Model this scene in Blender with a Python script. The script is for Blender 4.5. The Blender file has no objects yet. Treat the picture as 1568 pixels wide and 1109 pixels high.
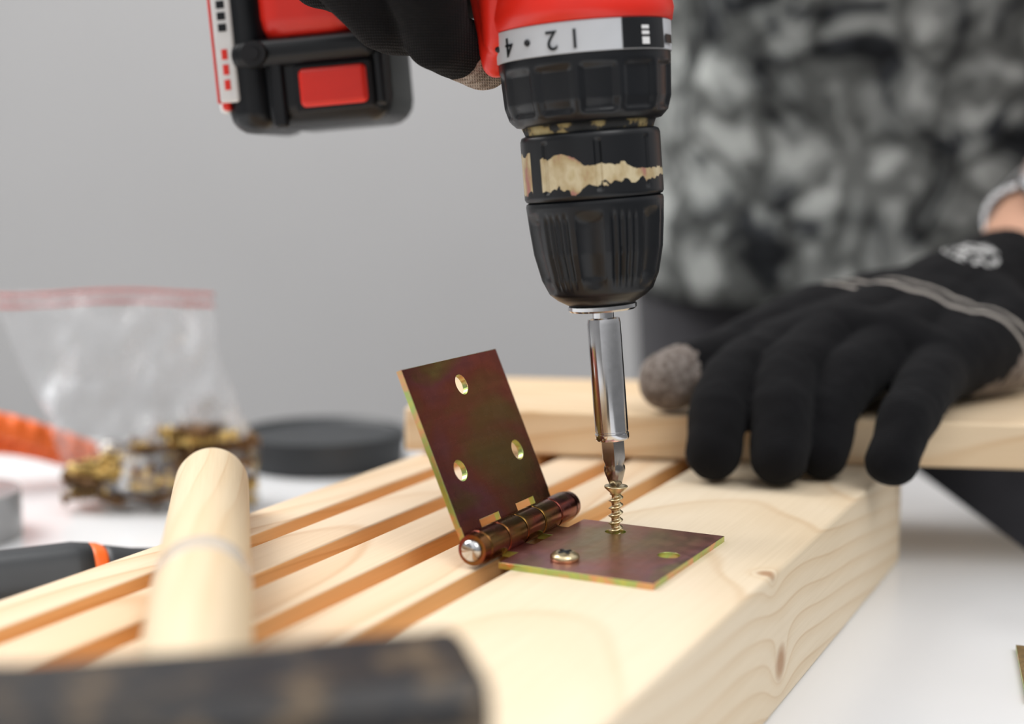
import bpy, bmesh, math, random
from mathutils import Vector, Matrix, noise as mnoise
random.seed(7)
scene = bpy.context.scene
col = scene.collection
scene.view_settings.view_transform = 'Standard'
CAMZ = 0.155            # camera height over the table top; table top is z=0 while building
TABLE_H = 0.75
ang = math.radians(-26.1)

# ------------------------------------------------------------------ materials
def new_mat(name):
    m = bpy.data.materials.new(name); m.use_nodes = True
    nt = m.node_tree
    return m, nt, nt.nodes["Principled BSDF"]

def S(b, **kw):
    names = dict(color="Base Color", rough="Roughness", metal="Metallic", coat="Coat Weight", sheen="Sheen Weight",
                 spec="Specular IOR Level", trans="Transmission Weight", alpha="Alpha", coatr="Coat Roughness")
    for k, v in kw.items():
        if k == "color" and len(v) == 3: v = (*v, 1)
        b.inputs[names[k]].default_value = v

def ramp(nt, stops, interp='LINEAR'):
    r = nt.nodes.new("ShaderNodeValToRGB"); r.color_ramp.interpolation = interp
    e = r.color_ramp.elements
    while len(e) < len(stops): e.new(0.5)
    for i, (p, c) in enumerate(stops):
        e[i].position = p; e[i].color = (*c, 1) if len(c) == 3 else c
    return r

def objcoord(nt, scale=(1, 1, 1), rot=(0, 0, 0), loc=(0, 0, 0)):
    tc = nt.nodes.new("ShaderNodeTexCoord"); mp = nt.nodes.new("ShaderNodeMapping")
    mp.inputs["Scale"].default_value = scale; mp.inputs["Rotation"].default_value = rot; mp.inputs["Location"].default_value = loc
    nt.links.new(tc.outputs["Object"], mp.inputs["Vector"])
    return mp.outputs["Vector"]

def noise(nt, vec, scale, detail=4, rough=0.5, dist=0.0):
    n = nt.nodes.new("ShaderNodeTexNoise")
    n.inputs["Scale"].default_value = scale; n.inputs["Detail"].default_value = detail
    n.inputs["Roughness"].default_value = rough; n.inputs["Distortion"].default_value = dist
    nt.links.new(vec, n.inputs["Vector"]); return n.outputs["Fac"]

def mathn(nt, op, a, b=None, clamp=False):
    n = nt.nodes.new("ShaderNodeMath"); n.operation = op; n.use_clamp = clamp
    for i, v in enumerate((a, b)):
        if v is None: continue
        if isinstance(v, (int, float)): n.inputs[i].default_value = v
        else: nt.links.new(v, n.inputs[i])
    return n.outputs[0]

def mixc(nt, fac, a, b, mode='MIX'):
    n = nt.nodes.new("ShaderNodeMix"); n.data_type = 'RGBA'; n.blend_type = mode
    if isinstance(fac, (int, float)): n.inputs[0].default_value = fac
    else: nt.links.new(fac, n.inputs[0])
    for idx, v in ((6, a), (7, b)):
        if isinstance(v, tuple): n.inputs[idx].default_value = (*v, 1) if len(v) == 3 else v
        else: nt.links.new(v, n.inputs[idx])
    return n.outputs[2]

def bump(nt, b, h, strength=0.3, dist=0.001):
    n = nt.nodes.new("ShaderNodeBump"); n.inputs["Strength"].default_value = strength
    n.inputs["Distance"].default_value = dist
    nt.links.new(h, n.inputs["Height"]); nt.links.new(n.outputs[0], b.inputs["Normal"])

def plain(name, color, rough=0.5, metal=0.0, var=0.12, nscale=60, bstr=0.0, bscale=400, coat=0.0, spec=0.5, sheen=0.0):
    m, nt, b = new_mat(name)
    S(b, rough=rough, metal=metal, coat=coat, spec=spec, sheen=sheen)
    v = objcoord(nt)
    f = noise(nt, v, nscale, 5)
    lo = tuple(c * (1 - var) for c in color); hi = tuple(min(1, c * (1 + var)) for c in color)
    r = ramp(nt, [(0.3, lo), (0.7, hi)]); nt.links.new(f, r.inputs[0]); nt.links.new(r.outputs[0], b.inputs["Base Color"])
    if bstr > 0: bump(nt, b, noise(nt, v, bscale, 3), bstr, 0.0005)
    return m

def wood(name, light, mid, dark, axis='Y', pith=(0, 0, 0), tilt=2.5, spacing=0.005, rough=0.55, knots=(), warp=0.010, fine_amt=0.5, wfreq=9.0):
    """pine: growth rings (distance from a pith line, warped by low-frequency noise) computed explicitly.
       knots: list of (point, radius) in object space; the rings also bend around them"""
    m, nt, b = new_mat(name); S(b, rough=rough, spec=0.3)
    ax = 1 if axis == 'Y' else 0
    tc = nt.nodes.new("ShaderNodeTexCoord")
    ws = [1, 1, 1]; ws[ax] = 0.45
    n = nt.nodes.new("ShaderNodeTexNoise"); n.inputs["Scale"].default_value = wfreq; n.inputs["Detail"].default_value = 2.0
    nt.links.new(objcoord(nt, tuple(ws)), n.inputs["Vector"])
    if axis == 'Y': rot = (math.radians(tilt), 0, math.radians(tilt * 0.4))
    else: rot = (0, math.radians(tilt), math.radians(tilt * 0.4))
    v = objcoord(nt, (1, 1, 1), rot, tuple(-c for c in pith))
    sep = nt.nodes.new("ShaderNodeSeparateXYZ"); nt.links.new(v, sep.inputs[0])
    u = sep.outputs["X"] if axis == 'Y' else sep.outputs["Y"]; w_ = sep.outputs["Z"]
    d = mathn(nt, 'SQRT', mathn(nt, 'ADD', mathn(nt, 'MULTIPLY', u, u), mathn(nt, 'MULTIPLY', w_, w_)))
    d = mathn(nt, 'ADD', d, mathn(nt, 'MULTIPLY', n.outputs["Fac"], warp))
    kmask = None
    for (kp, kr) in knots:
        dk = nt.nodes.new("ShaderNodeVectorMath"); dk.operation = 'DISTANCE'
        nt.links.new(tc.outputs["Object"], dk.inputs[0]); dk.inputs[1].default_value = kp
        g = mathn(nt, 'DIVIDE', kr * kr * 1.6, mathn(nt, 'ADD', mathn(nt, 'MULTIPLY', dk.outputs["Value"], dk.outputs["Value"]), kr * kr))
        d = mathn(nt, 'ADD', d, mathn(nt, 'MULTIPLY', g, 0.012))
        mk = mathn(nt, 'SUBTRACT', 1.0, mathn(nt, 'DIVIDE', dk.outputs["Value"], kr), clamp=True)
        kmask = mk if kmask is None else mathn(nt, 'MAXIMUM', kmask, mk)
    ph = mathn(nt, 'FRACT', mathn(nt, 'DIVIDE', d, spacing))
    r = ramp(nt, [(0.0, light), (0.35, light), (0.80, mid), (0.90, dark), (1.0, light)], 'EASE')
    nt.links.new(ph, r.inputs[0])
    amt = noise(nt, objcoord(nt, tuple(ws)), 14, 2)
    ra = ramp(nt, [(0.35, (0.25,) * 3), (0.65, (0.9,) * 3)]); nt.links.new(amt, ra.inputs[0])
    c = mixc(nt, ra.outputs[0], light, r.outputs[0])
    fs = [1, 1, 1]; fs[ax] = 0.02
    fine = noise(nt, objcoord(nt, tuple(fs)), 1100, 4, 0.6)
    r2 = ramp(nt, [(0.3, (0.88, 0.86, 0.82)), (0.65, (1, 1, 1))]); nt.links.new(fine, r2.inputs[0])
    c = mixc(nt, fine_amt, c, r2.outputs[0], 'MULTIPLY')
    bs = [1, 1, 1]; bs[ax] = 0.3
    big = noise(nt, objcoord(nt, tuple(bs)), 20, 2)
    r3 = ramp(nt, [(0.35, (1, 1, 1)), (0.75, (0.96, 0.90, 0.80))]); nt.links.new(big, r3.inputs[0])
    c = mixc(nt, 0.8, c, r3.outputs[0], 'MULTIPLY')
    if kmask is not None:
        kf = ramp(nt, [(0.0, (0, 0, 0)), (0.30, (0.45,) * 3), (0.6, (0.85,) * 3)]); nt.links.new(kmask, kf.inputs[0])
        c = mixc(nt, kf.outputs[0], c, (0.38, 0.21, 0.11))
    nt.links.new(c, b.inputs["Base Color"])
    bump(nt, b, fine, 0.08, 0.0003)
    return m

M = {}
M['pine'] = wood('pine_planed', (0.76, 0.65, 0.495), (0.715, 0.585, 0.42), (0.64, 0.485, 0.32), pith=(-0.152, 0, -0.020), spacing=0.0075, tilt=6, warp=0.030,
                 knots=[((-0.106, 0.395, 0.014), 0.0065), ((-0.108, 0.385, 0.043), 0.0035), ((-0.150, 0.25, 0.043), 0.006)])
M['pine_slat'] = wood('pine_slat', (0.76, 0.61, 0.445), (0.71, 0.525, 0.35), (0.61, 0.40, 0.235), pith=(-0.25, 0, -0.01), spacing=0.0062, tilt=4, warp=0.016)
M['pine_board'] = wood('pine_board', (0.77, 0.61, 0.42), (0.71, 0.52, 0.32), (0.60, 0.38, 0.19), axis='X', pith=(0, 0.050, 0.022), spacing=0.0055, tilt=5, warp=0.022,
                       knots=[((0.10, 0.055, 0.061), 0.007)])
M['pine_groove_bounce'] = wood('pine_groove_bounce', (0.76, 0.47, 0.22), (0.70, 0.40, 0.17), (0.60, 0.32, 0.12), pith=(-0.26, 0, -0.03), spacing=0.006, warp=0.02)  # slat sides and groove floor: warm bounced light painted in as deeper orange
M['handle_wood'] = wood('hammer_handle_wood', (0.71, 0.585, 0.41), (0.68, 0.535, 0.355), (0.63, 0.465, 0.29), pith=(0.02, 0, 0.02), spacing=0.006, tilt=5, warp=0.02)
M['red'] = plain('red_plastic', (0.76, 0.022, 0.010), 0.36, var=0.05, bstr=0.03)
M['blackp'] = plain('black_plastic', (0.006, 0.007, 0.009), 0.32, var=0.2, bstr=0.05, bscale=900, spec=0.36)
M['blackr'] = plain('black_rubber', (0.010, 0.010, 0.012), 0.6, var=0.2, bstr=0.1, bscale=700, spec=0.3)
M['ringgrey'] = plain('light_grey_plastic', (0.52, 0.54, 0.57), 0.45, var=0.06)
M['white'] = plain('white_label', (0.75, 0.75, 0.75), 0.4, var=0.05)
M['steel'] = plain('polished_steel', (0.58, 0.58, 0.59), 0.14, 1.0, var=0.10, nscale=200)
M['steeldark'] = plain('bit_steel', (0.34, 0.32, 0.30), 0.22, 1.0, var=0.2, nscale=300)
M['zinc'] = plain('yellow_zinc', (0.66, 0.55, 0.34), 0.28, 1.0, var=0.25, nscale=400)
M['tabletop'] = plain('white_tabletop', (0.76, 0.77, 0.78), 0.22, var=0.02, nscale=8)
M['wall'] = plain('grey_wall_paint', (0.545, 0.545, 0.55), 0.9, var=0.03, nscale=2, bstr=0.05, bscale=150)
M['floor'] = plain('grey_floor', (0.22, 0.21, 0.20), 0.6, var=0.15, nscale=6)
M['orange'] = plain('orange_grip', (0.85, 0.14, 0.01), 0.45, var=0.1)
M['greyrub'] = plain('grey_rubber', (0.020, 0.023, 0.026), 0.5, var=0.15)
M['skin'] = plain('skin', (0.60, 0.34, 0.23), 0.5, var=0.08, nscale=30, bstr=0.1)
M['pants'] = plain('dark_trousers', (0.030, 0.029, 0.034), 0.9, var=0.2, nscale=40, sheen=0.1)
M['hair'] = plain('dark_hair', (0.03, 0.02, 0.015), 0.6, var=0.4, nscale=90)
M['shoe'] = plain('shoe_leather', (0.02, 0.02, 0.02), 0.5)
M['eye'] = plain('eye_white', (0.7, 0.7, 0.7), 0.2)

def chromate(name, bright=1.0, rough=0.3, sat=1.0, nsc=30):
    m, nt, b = new_mat(name); S(b, rough=rough, metal=1.0)
    f = noise(nt, objcoord(nt, (1, 0.6, 1)), nsc, 3, 0.5, 0.5)
    cs = [(0.28, (0.15, 0.12, 0.030)), (0.40, (0.17, 0.09, 0.025)), (0.50, (0.21, 0.055, 0.030)), (0.60, (0.20, 0.06, 0.060)), (0.69, (0.17, 0.095, 0.035)), (0.80, (0.20, 0.19, 0.05))]
    def ds(c):
        g = sum(c) / 3; return tuple((g + (x - g) * sat) * bright for x in c)
    r = ramp(nt, [(p, ds(q)) for p, q in cs])
    nt.links.new(f, r.inputs[0])
    st = noise(nt, objcoord(nt, (1, 0.08, 1)), 500, 3)
    rs = ramp(nt, [(0.3, (0.85,) * 3), (0.7, (1.1,) * 3)]); nt.links.new(st, rs.inputs[0])
    nt.links.new(mixc(nt, 0.6, r.outputs[0], rs.outputs[0], 'MULTIPLY'), b.inputs["Base Color"])
    fr = noise(nt, objcoord(nt), 200, 3)
    rr = ramp(nt, [(0.3, (rough - 0.06,) * 3), (0.7, (rough + 0.07,) * 3)]); nt.links.new(fr, rr.inputs[0]); nt.links.new(rr.outputs[0], b.inputs["Roughness"])
    return m
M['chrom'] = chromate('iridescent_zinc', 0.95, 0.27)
M['chrom_lit'] = chromate('iridescent_zinc_flat_lit', 3.2, 0.37, 0.56)  # same zinc as the raised leaf; reflected brightness painted into base colour
M['chromk'] = chromate('iridescent_zinc_knuckle', 1.1, 0.24, nsc=60)
def chromate_edge(name):
    m, nt, b = new_mat(name); S(b, rough=0.3, metal=1.0)
    f = noise(nt, objcoord(nt), 120, 3)
    r = ramp(nt, [(0.3, (0.62, 0.60, 0.16)), (0.5, (0.42, 0.56, 0.20)), (0.62, (0.75, 0.40, 0.22)), (0.75, (0.62, 0.58, 0.2))])
    nt.links.new(f, r.inputs[0]); nt.links.new(r.outputs[0], b.inputs["Base Color"]); return m
M['chromedge'] = chromate_edge('iridescent_zinc_edge')

def rust(name):
    m, nt, b = new_mat(name); S(b, rough=0.40, metal=0.2)
    f = noise(nt, objcoord(nt, (1, 1, 1.5)), 75, 6, 0.7)
    r = ramp(nt, [(0.42, (0.008, 0.008, 0.010)), (0.50, (0.018, 0.016, 0.015)), (0.60, (0.11, 0.075, 0.042)), (0.72, (0.20, 0.15, 0.09))])
    nt.links.new(f, r.inputs[0]); nt.links.new(r.outputs[0], b.inputs["Base Color"]); return m
M['hammerhead'] = rust('worn_black_steel')

def shirtmat():
    m, nt, b = new_mat('patterned_grey_fabric'); S(b, rough=0.95, spec=0.1)
    v = objcoord(nt, (1, 1, 1))
    wn_ = nt.nodes.new("ShaderNodeTexNoise"); wn_.inputs["Scale"].default_value = 30; nt.links.new(v, wn_.inputs["Vector"])
    va = nt.nodes.new("ShaderNodeVectorMath"); va.operation = 'MULTIPLY_ADD'
    nt.links.new(wn_.outputs["Color"], va.inputs[0]); va.inputs[1].default_value = (0.05, 0.05, 0.05); nt.links.new(v, va.inputs[2])
    vo = nt.nodes.new("ShaderNodeTexVoronoi"); vo.feature = 'DISTANCE_TO_EDGE'; vo.inputs["Scale"].default_value = 22
    nt.links.new(va.outputs[0], vo.inputs["Vector"])
    re = ramp(nt, [(0.05, (0.08,) * 3), (0.20, (1, 1, 1))]); nt.links.new(vo.outputs["Distance"], re.inputs[0])
    f1 = noise(nt, v, 20, 3, 0.6, 0.9)
    r = ramp(nt, [(0.38, (0.03, 0.033, 0.037)), (0.46, (0.18, 0.19, 0.185)), (0.56, (0.31, 0.325, 0.315)), (0.68, (0.44, 0.46, 0.445))])
    nt.links.new(f1, r.inputs[0])
    c = mixc(nt, 0.72, r.outputs[0], re.outputs[0], 'MULTIPLY')
    nt.links.new(c, b.inputs["Base Color"]); return m
M['shirt'] = shirtmat()

def glovemat(name, spots, stripes=None, prints=(), sb=1.0):
    m, nt, b = new_mat(name); S(b, rough=0.95, spec=0.10, sheen=0.03)
    tc = nt.nodes.new("ShaderNodeTexCoord")
    c = (0.0065, 0.0065, 0.0075)
    base = nt.nodes.new("ShaderNodeRGB"); base.outputs[0].default_value = (*c, 1); cur = base.outputs[0]
    sp = noise(nt, objcoord(nt), 420, 3)
    rs = ramp(nt, [(0.4, (0.14 * sb, 0.115 * sb, 0.10 * sb)), (0.6, (0.24 * sb, 0.21 * sb, 0.19 * sb))]); nt.links.new(sp, rs.inputs[0])
    wob = mathn(nt, 'MULTIPLY', mathn(nt, 'SUBTRACT', noise(nt, objcoord(nt), 120, 3), 0.5), 0.008)
    for (p, r) in spots:
        d = nt.nodes.new("ShaderNodeVectorMath"); d.operation = 'DISTANCE'
        nt.links.new(tc.outputs["Object"], d.inputs[0]); d.inputs[1].default_value = p
        f = mathn(nt, 'LESS_THAN', mathn(nt, 'ADD', d.outputs["Value"], wob), r)
        cur = mixc(nt, f, cur, rs.outputs[0])
    for (p, r) in prints:
        d = nt.nodes.new("ShaderNodeVectorMath"); d.operation = 'DISTANCE'
        nt.links.new(tc.outputs["Object"], d.inputs[0]); d.inputs[1].default_value = p
        f = mathn(nt, 'LESS_THAN', d.outputs["Value"], r)
        f = mathn(nt, 'MULTIPLY', f, mathn(nt, 'GREATER_THAN', noise(nt, objcoord(nt, (1, 1, 1)), 330, 1), 0.50))
        cur = mixc(nt, f, cur, (0.55, 0.55, 0.54))
    if stripes:
        for (p, n, w) in stripes:
            dn = Vector(n).normalized()
            s = nt.nodes.new("ShaderNodeVectorMath"); s.operation = 'SUBTRACT'
            nt.links.new(tc.outputs["Object"], s.inputs[0]); s.inputs[1].default_value = p
            d = nt.nodes.new("ShaderNodeVectorMath"); d.operation = 'DOT_PRODUCT'
            nt.links.new(s.outputs[0], d.inputs[0]); d.inputs[1].default_value = dn
            f = mathn(nt, 'LESS_THAN', mathn(nt, 'ABSOLUTE', d.outputs["Value"]), w)
            cur = mixc(nt, f, cur, (0.36, 0.33, 0.30))
    nt.links.new(cur, b.inputs["Base Color"])
    w = nt.nodes.new("ShaderNodeTexWave"); w.inputs["Scale"].default_value = 420; w.inputs["Distortion"].default_value = 1.0
    nt.links.new(tc.outputs["Object"], w.inputs["Vector"])
    w2 = nt.nodes.new("ShaderNodeTexWave"); w2.bands_direction = 'Z'; w2.inputs["Scale"].default_value = 420; w2.inputs["Distortion"].default_value = 1.0
    nt.links.new(tc.outputs["Object"], w2.inputs["Vector"])
    h = mathn(nt, 'MULTIPLY', w.outputs["Fac"], w2.outputs["Fac"])
    h = mathn(nt, 'ADD', h, mathn(nt, 'MULTIPLY', noise(nt, objcoord(nt), 90, 3), 3.0))
    bump(nt, b, h, 0.6, 0.0007)
    return m

# ------------------------------------------------------------------ geometry helpers
def link(me_or_data, name, loc=(0, 0, 0), rot=(0, 0, 0)):
    o = bpy.data.objects.new(name, me_or_data); o.location = loc; o.rotation_euler = rot
    col.objects.link(o); return o

def empty(name, loc=(0, 0, 0), rot=(0, 0, 0)):
    o = bpy.data.objects.new(name, None); o.empty_display_size = 0.02
    o.location = loc; o.rotation_euler = rot; col.objects.link(o); return o

def pmat(o):
    return Matrix.LocRotScale(o.location, o.rotation_euler, o.scale)

def adopt(parent, *kids):
    for k in kids:
        k.parent = parent; k.matrix_parent_inverse = pmat(parent).inverted()

def child(parent, *kids):          # kids are in the parent's local space
    for k in kids: k.parent = parent

def from_bm(bm, name, mats, smooth=True, loc=(0, 0, 0), rot=(0, 0, 0)):
    me = bpy.data.meshes.new(name); bm.to_mesh(me); bm.free()
    for m in (mats if isinstance(mats, (list, tuple)) else [mats]): me.materials.append(m)
    if smooth:
        for p in me.polygons: p.use_smooth = True
    return link(me, name, loc, rot)

def add_box(bm, size, center, bevel=0.0, segs=3, mi=0, rot=None):
    r = bmesh.ops.create_cube(bm, size=1.0)
    vs = r['verts']
    bmesh.ops.scale(bm, vec=size, verts=vs)
    if bevel > 0:
        es = list({e for v in vs for e in v.link_edges})
        rr = bmesh.ops.bevel(bm, geom=es, offset=bevel, segments=segs, profile=0.5, affect='EDGES')
        vs = list({v for f in rr['faces'] for v in f.verts} | {v for v in vs if v.is_valid})
    mt = Matrix.Translation(center)
    if rot is not None: mt = mt @ rot
    bmesh.ops.transform(bm, matrix=mt, verts=vs)
    for f in {f for v in vs for f in v.link_faces}: f.material_index = mi
    return vs

def box(name, size, center, mat, bevel=0.0, segs=3, loc=(0, 0, 0), rot=(0, 0, 0), brot=None):
    bm = bmesh.new(); add_box(bm, size, center, bevel, segs, 0, brot)
    o = from_bm(bm, name, mat, smooth=bevel > 0, loc=loc, rot=rot)
    if bevel > 0: wn(o)
    return o

def wn(o):
    m = o.modifiers.new("wn", 'WEIGHTED_NORMAL'); m.keep_sharp = True
    return o

def lathe(name, rings, mat, seg=64, rf=None, cap=True, smooth=True):
    bm = bmesh.new(); rows = []
    for (z, r) in rings:
        row = []
        for i in range(seg):
            t = 2 * math.pi * i / seg
            rr = rf(z, t, r) if rf else r
            row.append(bm.verts.new((rr * math.sin(t), -rr * math.cos(t), z)))
        rows.append(row)
    for a, b in zip(rows, rows[1:]):
        for i in range(seg):
            j = (i + 1) % seg
            bm.faces.new((a[i], a[j], b[j], b[i]))
    if cap:
        bm.faces.new(list(reversed(rows[0]))); bm.faces.new(rows[-1])
    o = from_bm(bm, name, mat, smooth)
    return o

def sharp(o, deg=35):
    me = o.data
    bm = bmesh.new(); bm.from_mesh(me)
    for e in bm.edges:
        if len(e.link_faces) == 2 and e.calc_face_angle(0) > math.radians(deg): e.smooth = False
    bm.to_mesh(me); bm.free(); return o

def dense(tab, step):
    out = []
    for (a, b), (c, d) in zip(tab, tab[1:]):
        n = max(1, int(abs(c - a) / step))
        for i in range(n): out.append((a + (c - a) * i / n, b + (d - b) * i / n))
    out.append(tab[-1]); return out

def arcband(name, r, z0, z1, a0, a1, mat, thick=0.0004, n=24):
    bm = bmesh.new(); rows = []
    for i in range(n + 1):
        t = math.radians(a0 + (a1 - a0) * i / n)
        rows.append([bm.verts.new((rr * math.sin(t), -rr * math.cos(t), z)) for rr, z in ((r, z0), (r + thick, z0), (r + thick, z1), (r, z1))])
    for a, b in zip(rows, rows[1:]):
        for k in range(4): bm.faces.new((a[k], b[k], b[(k + 1) % 4], a[(k + 1) % 4]))
    bm.faces.new(list(reversed(rows[0]))); bm.faces.new(rows[-1])
    return from_bm(bm, name, mat, smooth=False)

def orient(d):
    return Vector(d).to_track_quat('Z', 'Y').to_matrix().to_4x4()

def add_cyl(bm, p0, p1, r0, r1=None, seg=24, mi=0, cap=True):
    if r1 is None: r1 = r0
    p0, p1 = Vector(p0), Vector(p1); d = p1 - p0
    mt = Matrix.Translation((p0 + p1) / 2) @ orient(d)
    r = bmesh.ops.create_cone(bm, cap_ends=cap, segments=seg, radius1=r0, radius2=r1, depth=d.length, matrix=mt)
    for f in {f for v in r['verts'] for f in v.link_faces}: f.material_index = mi
    return r['verts']

def add_sph(bm, p, r, seg=20, scale=(1, 1, 1), mi=0, rot=None):
    mt = Matrix.Translation(p)
    if rot is not None: mt = mt @ rot
    mt = mt @ Matrix.Diagonal((*scale, 1))
    q = bmesh.ops.create_uvsphere(bm, u_segments=seg, v_segments=seg // 2 + 2, radius=r, matrix=mt)
    for f in {f for v in q['verts'] for f in v.link_faces}: f.material_index = mi
    return q['verts']

fold_tex = bpy.data.textures.new('cloth_folds', 'CLOUDS'); fold_tex.noise_scale = 0.022; fold_tex.noise_depth = 2
def blob(name, chains, voxel, mat, extra=(), smooth=6, folds=0.0):
    bm = bmesh.new()
    for ch in chains:
        for (p, r) in ch: add_sph(bm, p, r, 20)
        for (p0, r0), (p1, r1) in zip(ch, ch[1:]):
            if (Vector(p0) - Vector(p1)).length > 1e-5: add_cyl(bm, p0, p1, r0, r1, 24)
    for (p, r, sc) in extra: add_sph(bm, p, r, 24, sc)
    o = from_bm(bm, name, mat)
    rm = o.modifiers.new("skin", 'REMESH'); rm.mode = 'VOXEL'; rm.voxel_size = voxel; rm.use_smooth_shade = True
    sm = o.modifiers.new("relax", 'SMOOTH'); sm.factor = 0.5; sm.iterations = smooth
    if folds > 0:
        dm = o.modifiers.new("folds", 'DISPLACE'); dm.texture = fold_tex; dm.strength = folds; dm.mid_level = 0.5; dm.texture_coords = 'LOCAL'
    return o

def loft(name, rings, mat, seg=64, wob=0.0, wscale=6.0, closed_ends=(False, False), thickness=0.0):
    bm = bmesh.new(); rows = []
    for (cx, cy, z, rx, ry) in rings:
        row = []
        for i in range(seg):
            t = 2 * math.pi * i / seg
            k = 1 + wob * mnoise.noise(Vector((math.cos(t) * 2.2, math.sin(t) * 2.2, z * wscale)))
            row.append(bm.verts.new((cx + rx * math.cos(t) * k, cy + ry * math.sin(t) * k, z)))
        rows.append(row)
    for a, b in zip(rows, rows[1:]):
        for i in range(seg):
            j = (i + 1) % seg; bm.faces.new((a[i], a[j], b[j], b[i]))
    if closed_ends[0]: bm.faces.new(list(reversed(rows[0])))
    if closed_ends[1]: bm.faces.new(rows[-1])
    o = from_bm(bm, name, mat)
    if thickness:
        so = o.modifiers.new("t", 'SOLIDIFY'); so.thickness = thickness
    return o

# ------------------------------------------------------------------ room
box('floor', (6, 5, 0.05), (0, 0.3, -TABLE_H - 0.025), M['floor'])
box('wall_back', (6, 0.1, 2.7), (0, 2.25, -TABLE_H + 1.35), M['wall'])
box('wall_left', (0.1, 4.8, 2.7), (-2.0, -0.2, -TABLE_H + 1.35), M['wall'])
bb = box('baseboard_back', (5.0, 0.02, 0.09), (0.55, 2.19, -TABLE_H + 0.045), M['white'], 0.004)

# table
table = empty('work_table', (-0.35, 0.3, 0))
tt = box('tabletop', (1.166, 1.13, 0.03), (-0.367, 0.265, -0.015), M['tabletop'], 0.002)
kids = [tt]
for i, (x, y) in enumerate(((-0.9, -0.24), (0.16, -0.24), (-0.9, 0.77), (0.16, 0.77))):
    kids.append(box(f'leg_{i+1}', (0.05, 0.05, 0.72), (x, y, -0.39), M['white'], 0.003))
kids.append(box('apron_back', (1.0, 0.02, 0.07), (-0.37, 0.77, -0.065), M['white']))
kids.append(box('apron_front', (1.0, 0.02, 0.07), (-0.37, -0.24, -0.065), M['white']))
adopt(table, *kids)

# ------------------------------------------------------------------ slatted pine panel (local x across, y along)
T = 0.043
panel = empty('slatted_wood_panel', (0, 0, 0), (0, 0, ang))
y0, y1 = 0.04, 0.573
def board_mesh(name, xa, xb, ya, yb, za, zb, mats, bev, sidemat=False):
    bm = bmesh.new()
    add_box(bm, (xb - xa, yb - ya, zb - za), ((xa + xb) / 2, (ya + yb) / 2, (za + zb) / 2), bev, 3)
    bm.normal_update()
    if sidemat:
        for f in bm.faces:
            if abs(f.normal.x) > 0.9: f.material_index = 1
    return wn(from_bm(bm, name, mats))
child(panel, board_mesh('frame_rail', -0.176, -0.106, y0, y1, 0.0, T, [M['pine']], 0.0016))
for i in range(4):
    xr = -0.1850 - i * 0.0275
    child(panel, board_mesh(f'slat_{i+1}', xr - 0.0185, xr, y0, y1 - 0.002, 0.002, T - 0.0005, [M['pine_slat'], M['pine_groove_bounce']], 0.0010, True))
child(panel, board_mesh('batten_back', -0.284, -0.178, y0 + 0.01, y1 - 0.01, 0.002, T - 0.0085, [M['pine_groove_bounce']], 0.001))

# cross board lying on the panel
ba = math.atan2(-0.0391, 0.2385)
cb = box('pine_board', (0.371, 0.095, 0.018), (0.184, 0.0475, T + 0.0093), M['pine_board'], 0.0015, loc=(-0.0426, 0.5733, 0), rot=(0, 0, ba))

# ------------------------------------------------------------------ hinge
def make_leaf(name, w, l, t, holes, tabs, tabx, mats, rh=0.0034):
    me_c = bpy.data.curves.new(name + "_c", 'CURVE'); me_c.dimensions = '2D'; me_c.fill_mode = 'BOTH'; me_c.extrude = t / 2; me_c.bevel_depth = 0.00015
    def poly(pts):
        s = me_c.splines.new('POLY'); s.points.add(len(pts) - 1)
        for i, (x, y) in enumerate(pts): s.points[i].co = (x, y, 0, 1)
        s.use_cyclic_u = True
    pts = [(w, -l / 2), (w, l / 2), (0, l / 2)]
    for (a, b) in sorted(tabs, reverse=True):
        pts += [(0, b), (tabx, b), (tabx, a), (0, a)]
    pts += [(0, -l / 2)]
    out = [pts[0]]
    for p in pts[1:]:
        if (Vector(p) - Vector(out[-1])).length > 1e-5: out.append(p)
    poly(out)
    for (hx, hy) in holes:
        poly([(hx + rh * math.cos(2 * math.pi * k / 32), hy + rh * math.sin(2 * math.pi * k / 32)) for k in range(32)])
    tmp = bpy.data.objects.new("tmp", me_c); col.objects.link(tmp)
    dg = bpy.context.evaluated_depsgraph_get(); dg.update()
    me = bpy.data.meshes.new_from_object(tmp.evaluated_get(dg)); me.name = name
    bpy.data.objects.remove(tmp); bpy.data.curves.remove(me_c)
    me.materials.clear()
    for m in mats: me.materials.append(m)
    for p in me.polygons:
        p.use_smooth = False
        p.material_index = 0 if abs(p.normal.z) > 0.9 else 1
    return link(me, name)

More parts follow.
